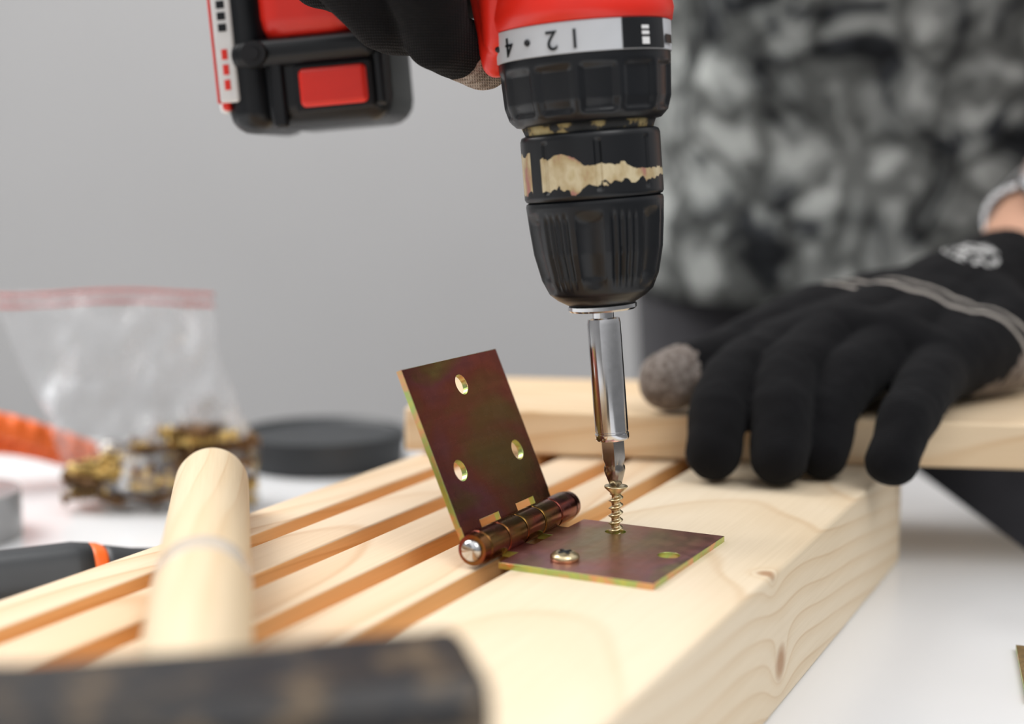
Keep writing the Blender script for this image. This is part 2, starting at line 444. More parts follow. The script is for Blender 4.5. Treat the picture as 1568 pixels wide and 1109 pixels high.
LW, LL, LT = 0.0474, 0.0585, 0.0016
AXX = -0.0072
HOLES = [(0.0155, 0.0190), (0.0155, -0.0180), (0.0405, 0.0005)]
def build_hinge(name, loc, rotz, open_deg):
    h = empty(name, loc, (0, 0, rotz))
    R = 0.0050
    segs = [(-LL / 2, -0.0175), (-0.0175, -0.006), (-0.006, 0.0060), (0.0060, 0.0175), (0.0175, LL / 2)]
    tabsA = [segs[1], segs[3]]; tabsB = [segs[0], segs[2], segs[4]]
    holes = HOLES
    sh = 0.0004
    A = make_leaf('leaf_flat', LW, LL, LT, holes, [(a + sh, b - sh) for a, b in tabsA], AXX + 0.002, [M['chrom_lit'], M['chromedge']])
    A.location = (0, 0, LT / 2 + 0.0001)
    axz = R + 0.0002
    B = make_leaf('leaf_raised', LW + 0.0016, LL, LT, holes, [(a + sh, b - sh) for a, b in tabsB], AXX + 0.002, [M['chrom'], M['chromedge']])
    al = math.radians(open_deg)
    dvec = Vector((math.cos(al), 0, math.sin(al))); nvec = Vector((-math.sin(al), 0, math.cos(al)))
    ax = Vector((AXX, 0, axz))
    inner = ax + dvec * (-AXX) + nvec * (0.0040)
    B.matrix_basis = Matrix(((dvec.x, 0, nvec.x, inner.x), (0, 1, 0, 0), (dvec.z, 0, nvec.z, inner.z), (0, 0, 0, 1)))
    bm = bmesh.new()
    for (a, b) in segs:
        add_cyl(bm, (AXX, a + 0.0003, axz), (AXX, b - 0.0003, axz), R, R, 48)
    es = [e for e in bm.edges if len(e.link_faces) == 2 and e.calc_face_angle(0) > 1.2]
    bmesh.ops.bevel(bm, geom=es, offset=0.0004, segments=2, affect='EDGES')
    K = wn(from_bm(bm, 'knuckles', M['chromk']))
    bm = bmesh.new()
    L2 = LL / 2
    add_cyl(bm, (AXX, -L2 - 0.003, axz), (AXX, L2 + 0.003, axz), 0.0030, 0.0030, 24)
    for s in (-1, 1):
        add_cyl(bm, (AXX, s * (L2 + 0.0002), axz), (AXX, s * (L2 + 0.0032), axz), 0.0049, 0.0045, 32, mi=1)
        add_sph(bm, (AXX, s * (L2 + 0.0034), axz), 0.0033, 20, (1, 0.6, 1))
    Pn = sharp(from_bm(bm, 'pin', [M['steel'], M['chromk']]))
    child(h, A, B, K, Pn)
    return h
hr = math.radians(-27.5)
hp = Vector((math.cos(hr), math.sin(hr), 0)); ha = Vector((-math.sin(hr), math.cos(hr), 0))
hc = Vector((0.0304, 0.4126, 0)) + ha * 0.0010
hloc = hc - hp * (LW / 2); hloc.z = T
build_hinge('door_hinge', hloc, hr, 113.5)
mp_ = make_leaf('mending_plate', 0.050, 0.018, 0.0015, [(0.006, 0.0), (0.016, 0.0), (0.034, 0.0), (0.044, 0.0)], [], 0, [M['zinc'], M['chromedge']], 0.0022)
mp_.location = (0.1746, 0.4495, 0.0012); mp_.rotation_euler = (0, 0, math.radians(-106))

# ------------------------------------------------------------------ screws
def screw_mesh(name, length, headtype, mat, pitch=0.0024, r0=0.0013, amp=0.0011):
    n = int(length / 0.00016)
    bm = bmesh.new(); seg = 28; rows = []
    hh = 0.0028 if headtype == 'flat' else 0.0024
    def ring(z, rf):
        rows.append([bm.verts.new((rf(2 * math.pi * i / seg) * math.cos(2 * math.pi * i / seg), rf(2 * math.pi * i / seg) * math.sin(2 * math.pi * i / seg), z)) for i in range(seg)])
    for i in range(n + 1):
        z = -length + (length - hh) * i / n
        tip = min(1.0, (z + length) / 0.005)
        def rf(t, z=z, tip=tip):
            ph = (z / pitch - t / (2 * math.pi)) % 1.0
            th = max(0, 1 - abs(ph - 0.5) * 3.2)
            return max(0.0001, (r0 + amp * th) * tip)
        ring(z, rf)
    if headtype == 'flat':
        prof = [(-0.0028, 0.0016), (-0.0022, 0.0019), (-0.0006, 0.0036), (-0.0002, 0.0037), (0.0, 0.0036), (0.0, 0.0020), (-0.0010, 0.0008)]
    else:
        prof = [(-0.0024, 0.0017), (-0.0023, 0.0040), (-0.0018, 0.0043), (-0.0010, 0.0042), (-0.0003, 0.0034), (0.0, 0.0022), (0.0, 0.0001)]
    for (z, r) in prof: ring(z, lambda t, r=r: r)
    for a, b in zip(rows, rows[1:]):
        for i in range(seg):
            j = (i + 1) % seg; bm.faces.new((a[i], a[j], b[j], b[i]))
    bm.faces.new(list(reversed(rows[0]))); bm.faces.new(rows[-1])
    if headtype == 'pan':
        for k in range(2):
            add_box(bm, (0.0042 if k == 0 else 0.0010, 0.0010 if k == 0 else 0.0042, 0.0006), (0, 0, -0.00005), 0, 1, 1)
    return from_bm(bm, name, [mat, M['blackp']])

h1 = hloc + hp * HOLES[0][0] + ha * HOLES[0][1]
h3 = hloc + hp * HOLES[1][0] + ha * HOLES[1][1]
s1 = screw_mesh('wood_screw', 0.0215, 'flat', M['zinc']); s1.location = (h1.x, h1.y, T + 0.0165)
s2 = screw_mesh('wood_screw', 0.018, 'pan', M['zinc']); s2.location = (h3.x, h3.y, T + 0.0042); s2.rotation_euler = (0.04, -0.03, 0.5)

# ------------------------------------------------------------------ cordless drill (local z up along spindle)
drill = empty('cordless_drill', (h1.x, h1.y, T + 0.0160), (0, math.radians(-4.7), 0))
D = []
def o16(tab): return [(z - 0.016, r) for z, r in tab]
def hexr(z, t, r):
    if z > 0.0072:
        a = (t % (math.pi / 3)) - math.pi / 6
        return r / math.cos(a)
    w = min(1, z / 0.004)
    return r * (1 - (1 - w * 0.6) * 0.35 * abs(math.sin(2 * t)))
D.append(lathe('phillips_bit', [(0.0, 0.0009), (0.001, 0.0019), (0.004, 0.0029), (0.0055, 0.0033), (0.0065, 0.0033), (0.0075, 0.0028), (0.0095, 0.0034), (0.016, 0.0034)], M['steeldark'], 48, hexr))
sharp(D[-1], 25)
D.append(sharp(lathe('bit_holder', [(0.0150, 0.0042), (0.0152, 0.0050), (0.0158, 0.0053), (0.0172, 0.0053), (0.0174, 0.0050), (0.0178, 0.0050), (0.0180, 0.0052), (0.0515, 0.0052), (0.0530, 0.0049), (0.0533, 0.0033), (0.0575, 0.0033)], M['steel'], 64)))
D.append(sharp(lathe('chuck_nose_ring', [(0.0555, 0.0060), (0.0556, 0.0100), (0.0562, 0.0106), (0.0573, 0.0106), (0.0580, 0.0095)], M['steel'], 64)))
def chuckr(z, t, r):
    h = z + 0.016
    m = min(1, max(0, (h - 0.079) / 0.004)) * min(1, max(0, (0.1025 - h) / 0.003))
    p = (math.degrees(t) + 52) % 60
    d = 0
    if p < 26: d = 0.0008 * (0.5 - 0.5 * math.cos(2 * math.pi * p / 6.5))
    elif 31 < p < 55: d = 0.0017 * math.sin(math.pi * (p - 31) / 24) ** 0.7
    return r - d * m
low = [(0.073, 0.0092), (0.0738, 0.0105), (0.0755, 0.0135), (0.0775, 0.0158), (0.082, 0.0179), (0.090, 0.0197), (0.098, 0.0205), (0.1045, 0.0209), (0.1053, 0.0207), (0.1056, 0.0200)]
D.append(sharp(lathe('chuck_sleeve_front', dense(o16(low), 0.0006), M['blackp'], 360, chuckr), 50))
def upr(z, t, r):
    h = z + 0.016
    p = math.degrees(t) % 45
    d = 0.0006 if p < 5 else 0
    m = 1 if 0.1085 < h < 0.123 else 0
    return r - d * m
up = [(0.1056, 0.0198), (0.106, 0.0207), (0.1068, 0.0211), (0.1240, 0.0211), (0.1252, 0.0207), (0.1257, 0.0195)]
mm, nt, b = new_mat('worn_black_sleeve'); S(b, rough=0.34, spec=0.38)
tc = nt.nodes.new("ShaderNodeTexCoord"); sx = nt.nodes.new("ShaderNodeSeparateXYZ"); nt.links.new(tc.outputs["Object"], sx.inputs[0])
nz = noise(nt, objcoord(nt), 130, 4, 0.6)
dz = mathn(nt, 'ABSOLUTE', mathn(nt, 'SUBTRACT', mathn(nt, 'ADD', sx.outputs["Z"], mathn(nt, 'MULTIPLY', sx.outputs["X"], 0.05)), 0.0972))
lim = mathn(nt, 'ADD', mathn(nt, 'MULTIPLY', sx.outputs["X"], -0.12), mathn(nt, 'ADD', 0.0033, mathn(nt, 'MULTIPLY', mathn(nt, 'SUBTRACT', nz, 0.5), 0.010)))
msk = mathn(nt, 'LESS_THAN', dz, lim)
gap = mathn(nt, 'GREATER_THAN', mathn(nt, 'ABSOLUTE', mathn(nt, 'ADD', sx.outputs["X"], 0.0172)), 0.0014)
msk = mathn(nt, 'MULTIPLY', msk, gap)
rt = ramp(nt, [(0.33, (0.36, 0.15, 0.13)), (0.43, (0.42, 0.32, 0.17)), (0.58, (0.58, 0.50, 0.33)), (0.7, (0.45, 0.36, 0.19))]); nt.links.new(noise(nt, objcoord(nt, (1, 1, 0.6)), 170, 4), rt.inputs[0])
nt.links.new(mixc(nt, msk, (0.006, 0.007, 0.009), rt.outputs[0]), b.inputs["Base Color"]); bump(nt, b, msk, 0.5, 0.0004)
M['sleeve'] = mm
D.append(sharp(lathe('chuck_sleeve_rear', dense(o16(up), 0.0006), M['sleeve'], 288, upr), 50))
mm, nt, b = new_mat('dusty_neck'); S(b, rough=0.7)
f = noise(nt, objcoord(nt), 150, 5)
r = ramp(nt, [(0.45, (0.02, 0.02, 0.02)), (0.51, (0.36, 0.27, 0.11)), (0.7, (0.50, 0.42, 0.22))]); nt.links.new(f, r.inputs[0]); nt.links.new(r.outputs[0], b.inputs["Base Color"])
D.append(lathe('spindle_neck', o16([(0.124, 0.0190), (0.129, 0.0203)]), mm, 96, lambda z, t, r: r + 0.0012 * mnoise.noise(Vector((math.sin(t) * 4, math.cos(t) * 4, z * 300)))))
def collr(z, t, r):
    h = z + 0.016
    m = min(1, max(0, (h - 0.130) / 0.002)) * min(1, max(0, (0.1445 - h) / 0.0015))
    p = (math.degrees(t) + 8) % 30
    d = 0.0012 if 4 < p < 23 else (0.0012 * p / 4 if p <= 4 else 0.0012 * max(0, (27 - p) / 4))
    return r - d * m
cl = [(0.128, 0.0195), (0.1284, 0.0218), (0.1305, 0.0240), (0.1345, 0.0252), (0.146, 0.0258), (0.1472, 0.0258)]
D.append(sharp(lathe('torque_collar', dense(o16(cl), 0.0006), M['blackp'], 360, collr), 50))
D.append(sharp(lathe('torque_scale_ring', o16([(0.1472, 0.0255), (0.1474, 0.0262), (0.1560, 0.0265), (0.1562, 0.0258)]), M['ringgrey'], 128)))
D.append(arcband('scale_dark_field', 0.0263, 0.1475 - 0.016, 0.1560 - 0.016, 22, 58, M['blackp']))
D.append(arcband('scale_mark_1', 0.0267, 0.1485 - 0.016, 0.1505 - 0.016, 36, 42, M['white'], 0.0001))
D.append(arcband('scale_mark_2', 0.0267, 0.1512 - 0.016, 0.1522 - 0.016, 36, 42, M['white'], 0.0001))
D.append(arcband('scale_mark_3', 0.0267, 0.1528 - 0.016, 0.1538 - 0.016, 36, 42, M['white'], 0.0001))
D.append(arcband('scale_mark_4', 0.0267, 0.149 - 0.016, 0.1515 - 0.016, 60, 72, M['blackp'], 0.0001))
def glyph(txt, phi, zc, size):
    c = bpy.data.curves.new('scale_digit', 'FONT'); c.body = txt; c.size = size; c.extrude = 0.0001; c.align_x = 'CENTER'; c.align_y = 'CENTER'
    c.materials.append(M['blackp'])
    o = bpy.data.objects.new('scale_digit_' + txt, c); col.objects.link(o)
    p = math.radians(phi); X = Vector((-math.cos(p), -math.sin(p), 0)); Y = Vector((0, 0, -1)); N = Vector((math.sin(p), -math.cos(p), 0))
    P = N * 0.0266 + Vector((0, 0, zc))
    o.matrix_basis = Matrix(((X.x, Y.x, N.x, P.x), (X.y, Y.y, N.y, P.y), (X.z, Y.z, N.z, P.z), (0, 0, 0, 1)))
    return o
for tx, ph in (('1', -8), ('2', -22.5), ('4', -57)): D.append(glyph(tx, ph, 0.1515 - 0.016, 0.0078))
for ph in (-40, -74):
    bm = bmesh.new(); p = math.radians(ph); add_sph(bm, (0.0264 * math.sin(p), -0.0264 * math.cos(p), 0.1355), 0.0010, 12); D.append(from_bm(bm, 'scale_dot', M['blackp']))
body = [(0.1562, 0.0262), (0.1566, 0.0270), (0.160, 0.0277), (0.1635, 0.0272), (0.166, 0.0268), (0.172, 0.0285), (0.182, 0.0300), (0.200, 0.0310), (0.240, 0.0310), (0.262, 0.0300)]
D.append(lathe('motor_housing', dense(o16(body), 0.002), M['red'], 96))
D.append(lathe('rear_cap', dense(o16([(0.262, 0.0303), (0.27, 0.0300), (0.285, 0.0275), (0.292, 0.022), (0.294, 0.012)]), 0.002), M['blackr'], 96))
hd = Vector((-0.070, 0.088, 0)).normalized()
lobe = blob('housing_shoulder', [[((-0.0262, 0.002, 0.1325), 0.0048), ((-0.0255, 0.002, 0.155), 0.0075), ((-0.022, 0.003, 0.185), 0.012)],
                                 [((-0.0250, -0.004, 0.1385), 0.0048), ((-0.023, -0.006, 0.16), 0.0075)]], 0.0012, M['red'])
D.append(lobe)
hpts = [(hd * 0.010 + Vector((0, 0, 0.190)), 0.021), (hd * 0.045 + Vector((0, 0, 0.184)), 0.0185), (hd * 0.085 + Vector((0, 0, 0.180)), 0.020), (hd * 0.108 + Vector((0, 0, 0.180)), 0.024)]
D.append(blob('handle_grip', [hpts], 0.0018, M['blackr']))
D.append(box('trigger', (0.012, 0.014, 0.014), (0, 0, 0), M['blackp'], 0.004)); D[-1].location = hd * 0.034 + Vector((0, 0, 0.163))
# battery and foot
bat = empty('battery_foot', (-0.0925, 0.100, 0.1595), (0, 0, math.radians(-8)))
bat.scale = (0.88, 0.88, 0.88)
BK = []
def bb_(name, size, c, mat, bev, seg=4): BK.append(box(name, size, c, mat, bev, seg))
bb_('battery_shell', (0.055, 0.058, 0.040), (0.008, 0, -0.0235), M['blackp'], 0.010)
bb_('battery_base_block', (0.020, 0.062, 0.100), (-0.022, 0, 0.006), M['blackp'], 0.009)
bb_('label_plate', (0.0045, 0.055, 0.088), (-0.0325, -0.001, 0.009), M['white'], 0.0018)
bb_('label_plate_edge', (0.0084, 0.003, 0.078), (-0.0290, -0.0302, 0.008), M['white'], 0.0014)
bb_('label_border', (0.0035, 0.0605, 0.090), (-0.0312, -0.0002, 0.011), M['red'], 0.0015)
bb_('label_border_front', (0.0010, 0.0030, 0.078), (-0.0336, -0.0300, 0.008), M['red'], 0.0004)
for k in range(4): bb_(f'label_print_{k+1}', (0.0034, 0.0006, 0.0030), (-0.0288, -0.0318, 0.012 - 0.0045 * k), M['blackp'], 0.0002)
for k in range(3): bb_(f'label_text_{k+1}', (0.0024, 0.0006, 0.0040), (-0.0290, -0.0318, -0.012 - 0.0060 * k), M['red'], 0.0002)
bb_('foot_shell', (0.044, 0.064, 0.050), (0.005, 0, 0.014), M['red'], 0.012)
bb_('foot_black_skirt', (0.060, 0.066, 0.012), (0.002, 0, -0.0130), M['blackp'], 0.005)
bb_('release_button', (0.028, 0.006, 0.0155), (0.0140, -0.0295, -0.0280), M['red'], 0.0024)
bb_('button_frame', (0.032, 0.004, 0.0190), (0.0140, -0.0285, -0.0280), M['blackr'], 0.0014)
bb_('battery_rib', (0.006, 0.004, 0.030), (-0.009, -0.0290, -0.028), M['blackp'], 0.0018)
bb_('battery_rib_side', (0.005, 0.004, 0.022), (0.0320, -0.0265, -0.026), M['blackp'], 0.0018)
bm = bmesh.new(); add_cyl(bm, (-0.016, -0.0355, -0.0130), (-0.016, -0.026, -0.0130), 0.0050, 0.0050, 24); add_cyl(bm, (-0.016, -0.0361, -0.0130), (-0.016, -0.0355, -0.0130), 0.0024, 0.0024, 16)
BK.append(from_bm(bm, 'foot_screw_boss', M['blackr'], False))
child(bat, *BK); D.append(bat)
child(drill, *D)

# ------------------------------------------------------------------ hammer
ham = empty('hammer', (-0.053, 0.225, 0.058))
pn = Vector((-0.0648, 0.283, CAMZ - 0.0955)); pf = Vector((-0.1010, 0.470, CAMZ - 0.1015))
dirh = (pf - pn).normalized(); start = pn - dirh * 0.066
L = (pf - start).length
prof = [(0.0, 0.0085), (0.02, 0.0100), (0.066, 0.0113), (0.11, 0.0117), (L * 0.62, 0.0117), (L - 0.03, 0.0120), (L - 0.008, 0.0120), (L - 0.003, 0.0115), (L - 0.0008, 0.0102), (L, 0.0085)]
hh = lathe('handle', dense(prof, 0.004), M['handle_wood'], 48)
hh.data.transform(Matrix.Rotation(math.radians(-90), 4, 'X'))
q = dirh.to_track_quat('Y', 'Z'); hh.rotation_mode = 'QUATERNION'; hh.rotation_quaternion = q; hh.location = start
band = lathe('handle_worn_band', [(0, 0.0116), (0.001, 0.01185), (0.013, 0.01185), (0.014, 0.0116)], plain('tape_residue', (0.58, 0.50, 0.40), 0.22, var=0.15), 48)
band.data.transform(Matrix.Rotation(math.radians(-90), 4, 'X')); band.rotation_mode = 'QUATERNION'; band.rotation_quaternion = q; band.location = start + dirh * 0.103
bm = bmesh.new()
hl = 0.108; R0 = 0.0155; secs = [(-hl / 2, 0.0140), (-hl / 2 + 0.002, R0), (-hl / 2 + 0.026, R0), (-0.020, 0.0150), (0.020, 0.0150), (hl / 2 - 0.026, R0), (hl / 2 - 0.002, R0), (hl / 2, 0.0140)]
rows = []
for x, r in secs:
    k = r * 0.80
    rows.append([bm.verts.new((x, a, b_)) for a, b_ in ((r, -k), (r, k), (k, r), (-k, r), (-r, k), (-r, -k), (-k, -r), (k, -r))])
for a, b_ in zip(rows, rows[1:]):
    for i in range(8):
        j = (i + 1) % 8; bm.faces.new((a[i], b_[i], b_[j], a[j]))
bm.faces.new(rows[0]); bm.faces.new(list(reversed(rows[-1])))
bmesh.ops.recalc_face_normals(bm, faces=bm.faces)
hd_ = from_bm(bm, 'head', M['hammerhead'], False)
hd_.location = (-0.0590, 0.2235, T + 0.0157); hd_.rotation_euler = (0, 0, math.radians(13))
adopt(ham, hh, band, hd_)

# ------------------------------------------------------------------ zip bag with screws
def bagmat():
    m, nt, b = new_mat('clear_polythene')
    S(b, color=(0.85, 0.87, 0.90), rough=0.10, spec=0.8)
    tr = nt.nodes.new("ShaderNodeBsdfTransparent"); mx = nt.nodes.new("ShaderNodeMixShader")
    f = noise(nt, objcoord(nt, (1, 1, 0.5)), 34, 4, 0.6, 0.8)
    r = ramp(nt, [(0.38, (0.08,) * 3), (0.54, (0.18,) * 3), (0.66, (0.70,) * 3)]); nt.links.new(f, r.inputs[0])
    nt.links.new(r.outputs[0], mx.inputs[0]); nt.links.new(tr.outputs[0], mx.inputs[1]); nt.links.new(b.outputs[0], mx.inputs[2])
    nt.links.new(mx.outputs[0], nt.nodes["Material Output"].inputs["Surface"])
    return m
bag = empty('plastic_zip_bag', (-0.18, 0.66, 0.0))
bm = bmesh.new(); rows = []; seg = 120; nv = 80
for j in range(nv + 1):
    v = j / nv; z = 0.001 + 0.100 * v
    cx = -0.164 - 0.028 * v + 0.003 * math.sin(v * 6); hw = 0.044 + 0.006 * v
    th = 0.021 * math.sin(min(1, v * 5 + 0.15) * math.pi / 2) * (1 - v) ** 1.1 + 0.0012
    row = []
    for i in range(seg):
        t = 2 * math.pi * i / seg
        x = cx + hw * math.copysign(abs(math.cos(t)) ** 0.8, math.cos(t)); y = 0.66 + th * math.sin(t) + 0.010 * v
        n = mnoise.noise(Vector((x * 45, math.copysign(1, math.sin(t)) * 3, z * 30))) + 0.8 * mnoise.noise(Vector((x * 110, 5 * math.copysign(1, math.sin(t)), z * 70)))
        y += 0.009 * n * abs(math.sin(t)); x += 0.0035 * mnoise.noise(Vector((z * 50, 2, t)))
        row.append(bm.verts.new((x, y, z)))
    rows.append(row)
for a, b_ in zip(rows, rows[1:]):
    for i in range(seg):
        j = (i + 1) % seg; bm.faces.new((a[i], a[j], b_[j], b_[i]))
bm.faces.new(list(reversed(rows[0])))
adopt(bag, from_bm(bm, 'bag_film', bagmat()))
bm = bmesh.new()
for zz in (0.0955, 0.1005):
    pr = None
    for i in range(40):
        x = -0.242 + 0.101 * i / 39
        p = Vector((x, 0.668 + 0.004 * mnoise.noise(Vector((x * 45, 3, 3))), zz + 0.0012 * math.sin(x * 60)))
        if pr: add_cyl(bm, pr, p, 0.0008, 0.0008, 8)
        pr = p
adopt(bag, from_bm(bm, 'red_zip_strip', plain('red_zip', (0.50, 0.10, 0.08), 0.4)))
def loose(bm, p, d, ln, mi):
    d = Vector(d).normalized(); p = Vector(p)
    add_cyl(bm, p, p + d * ln, 0.0015, 0.0012, 8, mi)
    add_cyl(bm, p + d * ln, p + d * (ln + 0.005), 0.0012, 0.0001, 8, mi)
    add_cyl(bm, p - d * 0.0022, p, 0.0036, 0.0015, 12, mi)
    for k in range(6): add_cyl(bm, p + d * (0.004 + k * ln / 7), p + d * (0.0047 + k * ln / 7), 0.0022, 0.0022, 8, mi)
bm = bmesh.new()
for k in range(230):
    x = -0.164 + random.gauss(0, 0.024); x = max(-0.198, min(-0.130, x)); y = 0.66 + random.uniform(-0.015, 0.007)
    zm = 0.034 * max(0.4, 1 - abs(x + 0.145) / 0.090)
    z = 0.005 + random.uniform(0, 1) * zm
    a = random.choice((0, math.pi)) + random.gauss(0, 0.5); ln = 0.014
    dv = Vector((math.cos(a), math.sin(a) * 0.5, random.uniform(-0.25, 0.25)))
    q0 = Vector((x, y, z + 0.001)) - dv * 0.008
    if q0.z + min(0, dv.normalized().z * 0.02) < 0.0035: dv.z = abs(dv.z)
    loose(bm, q0 if q0.z > 0.0045 else Vector((q0.x, q0.y, 0.0045)), dv, ln, random.choice((0, 0, 1)))
scr = from_bm(bm, 'pile_of_screws', [plain('brown_zinc_screws', (0.18, 0.10, 0.045), 0.4, 0.8, var=0.6, nscale=90), plain('brass_screws', (0.62, 0.44, 0.16), 0.3, 0.9, var=0.4, nscale=90)])
adopt(bag, scr)

# ------------------------------------------------------------------ black round lid
bm_l = lathe('round_plastic_lid', [(0.0, 0.040), (0.0005, 0.0435), (0.016, 0.0455), (0.0178, 0.0450), (0.0180, 0.0435), (0.0165, 0.0425), (0.0150, 0.040), (0.0148, 0.020), (0.0150, 0.0005)], M['greyrub'], 96)
bm_l.location = (-0.103, 0.762, 0.0003); sharp(bm_l, 30)

# ------------------------------------------------------------------ screwdriver left of the panel
sd = empty('screwdriver', (-0.165, 0.468, 0.014))
a_ = Vector((-0.228, 0.444, 0.0150)); b_ = Vector((-0.113, 0.499, 0.0155)); dd = (b_ - a_).normalized(); LL2 = (b_ - a_).length
def along(ob):
    ob.rotation_mode = 'QUATERNION'; ob.rotation_quaternion = dd.to_track_quat('Z', 'Y'); ob.location = a_; return ob
fl = lambda z, t, r: r * (1 - 0.05 * (0.5 + 0.5 * math.cos(6 * t)))
g1 = along(lathe('grip', dense([(0, 0.008), (0.004, 0.0125), (0.02, 0.0145), (0.05, 0.0138), (0.084, 0.0142), (0.090, 0.0132)], 0.003), M['greyrub'], 60, fl))
g2 = along(lathe('orange_collar', dense([(0.090, 0.0132), (0.0925, 0.0128), (0.095, 0.0115)], 0.001), M['orange'], 60, fl))
g3 = along(lathe('grip_neck', dense([(0.095, 0.0115), (0.104, 0.0095), (LL2, 0.0065)], 0.002), M['greyrub'], 60))
g4 = along(lathe('shaft', [(LL2, 0.003), (LL2 + 0.03, 0.003), (LL2 + 0.035, 0.0022)], M['steel'], 24))
adopt(sd, g1, g2, g3, g4)

# ------------------------------------------------------------------ pliers with orange handles behind the bag
pl = empty('pliers', (-0.25, 0.70, 0.01))
bm = bmesh.new()
def tube(bm, pts, r, mi=0):
    for p0, p1 in zip(pts, pts[1:]): add_cyl(bm, p0, p1, r, r, 14, mi)
    for p in pts: add_sph(bm, p, r, 14, mi=mi)
def arc(p0, p1, bulge, n=12):
    p0, p1 = Vector(p0), Vector(p1); d = p1 - p0; nrm = Vector((0, 0, 1)).cross(d).normalized()
    return [p0 + d * (i / n) + nrm * bulge * math.sin(math.pi * i / n) + Vector((0, 0, 0.012 * math.sin(math.pi * i / n))) for i in range(n + 1)]
tube(bm, arc((-0.215, 0.72, 0.012), (-0.31, 0.70, 0.034), 0.022), 0.0065, 0)
tube(bm, arc((-0.215, 0.715, 0.010), (-0.30, 0.66, 0.012), -0.016), 0.0065, 0)
tube(bm, [Vector((-0.215, 0.718, 0.012)), Vector((-0.195, 0.722, 0.012))], 0.006, 1)
add_box(bm, (0.045, 0.012, 0.010), (-0.180, 0.724, 0.012), 0.003, 2, 1)
add_cyl(bm, (-0.205, 0.719, 0.004), (-0.205, 0.719, 0.020), 0.006, 0.006, 20, 1)
adopt(pl, from_bm(bm, 'pliers_body', [M['orange'], M['steeldark']]))

tp = lathe('tape_roll', [(0, 0.018), (0, 0.030), (0.020, 0.030), (0.020, 0.018), (0, 0.018)], plain('clear_tape', (0.26, 0.27, 0.28), 0.2), 64, cap=False)
tp.location = (-0.243, 0.600, 0.0003); sharp(tp, 40)

# ------------------------------------------------------------------ gloves
tipL = (0.062, 0.560, 0.0740)
sn = (0.40, 0.75, 0.42)
gl = glovemat('black_knit_glove', [((0.058, 0.560, 0.0740), 0.0185), ((0.222, 0.600, 0.062), 0.028), ((0.200, 0.575, 0.055), 0.016)],
              [((0.166, 0.603, 0.0985), sn, 0.0012), ((0.1685, 0.6085, 0.1018), sn, 0.0010)],
              prints=[((0.207, 0.640, 0.124), 0.0135)])
W = (0.203, 0.650, 0.093)
i1, m1, r1, l1 = (0.108, 0.578, 0.0820), (0.131, 0.578, 0.0880), (0.153, 0.576, 0.0855), (0.173, 0.570, 0.0785)
gch = [
    [(W, 0.029), (i1, 0.0150)], [(W, 0.030), (m1, 0.0158)], [(W, 0.030), (r1, 0.0155)], [(W, 0.029), (l1, 0.0145)],
    [(i1, 0.0150), (m1, 0.0158), (r1, 0.0155), (l1, 0.0145)],
    [((0.140, 0.600, 0.081), 0.018), ((0.185, 0.615, 0.084), 0.022)],
    [(l1, 0.0140), ((0.212, 0.612, 0.084), 0.022), (W, 0.028)],
    [(i1, 0.0140), ((0.0855, 0.549, 0.0765), 0.0122), ((0.0775, 0.527, 0.0670), 0.0112), ((0.0740, 0.515, 0.0540), 0.0102)],
    [(m1, 0.0148), ((0.1070, 0.546, 0.0785), 0.0124), ((0.1000, 0.522, 0.0685), 0.0114), ((0.0970, 0.507, 0.0542), 0.0104)],
    [(r1, 0.0142), ((0.1290, 0.545, 0.0760), 0.0120), ((0.1200, 0.530, 0.0660), 0.0110), ((0.1155, 0.519, 0.0540), 0.0100)],
    [(l1, 0.0135), ((0.1560, 0.537, 0.0725), 0.0115), ((0.1440, 0.514, 0.0645), 0.0106), ((0.1365, 0.502, 0.0535), 0.0098)],
    [(W, 0.026), ((0.132, 0.612, 0.090), 0.0195), ((0.093, 0.585, 0.0810), 0.0140), (tipL, 0.0122)],
    [(W, 0.030), ((0.234, 0.676, 0.104), 0.0265)],
]
glove_l = blob('work_glove', gch, 0.0010, gl, smooth=3, folds=0.0030)

Z = CAMZ
gx = 0.0065; gz = 0.005
gr_tip = (-0.0095, 0.455, Z + 0.0355)
gm2 = glovemat('black_knit_glove_right', [((-0.0045, 0.453, Z + 0.034), 0.0165)], sb=1.7)
def sh_(ch): return [((p[0] - gx, p[1], p[2] + gz), r) for p, r in ch]
I = sh_([((0.004, 0.478, Z + 0.098), 0.015), ((-0.0175, 0.428, Z + 0.078), 0.0125), ((-0.0185, 0.419, Z + 0.051), 0.0116), ((-0.0160, 0.432, Z + 0.0370), 0.0104)]) + [(gr_tip, 0.0090)]
Mi = sh_([((-0.012, 0.482, Z + 0.104), 0.015), ((-0.046, 0.432, Z + 0.078), 0.0125), ((-0.0425, 0.424, Z + 0.055), 0.0118), ((-0.0320, 0.434, Z + 0.0430), 0.0110), ((-0.022, 0.455, Z + 0.042), 0.0098)])
Ri = sh_([((-0.028, 0.488, Z + 0.106), 0.015), ((-0.066, 0.440, Z + 0.088), 0.0122), ((-0.0620, 0.434, Z + 0.068), 0.0114), ((-0.052, 0.445, Z + 0.056), 0.0104), ((-0.042, 0.466, Z + 0.054), 0.0095)])
Li = sh_([((-0.040, 0.496, Z + 0.108), 0.014), ((-0.080, 0.452, Z + 0.100), 0.0112), ((-0.0780, 0.448, Z + 0.084), 0.0104), ((-0.068, 0.458, Z + 0.074), 0.0094)])
W2 = ((0.030, 0.560, Z + 0.120), 0.028)
Th = sh_([((0.020, 0.535, Z + 0.110), 0.020), ((0.010, 0.510, Z + 0.080), 0.015), ((-0.012, 0.505, Z + 0.060), 0.0125), ((-0.028, 0.495, Z + 0.050), 0.0110)])
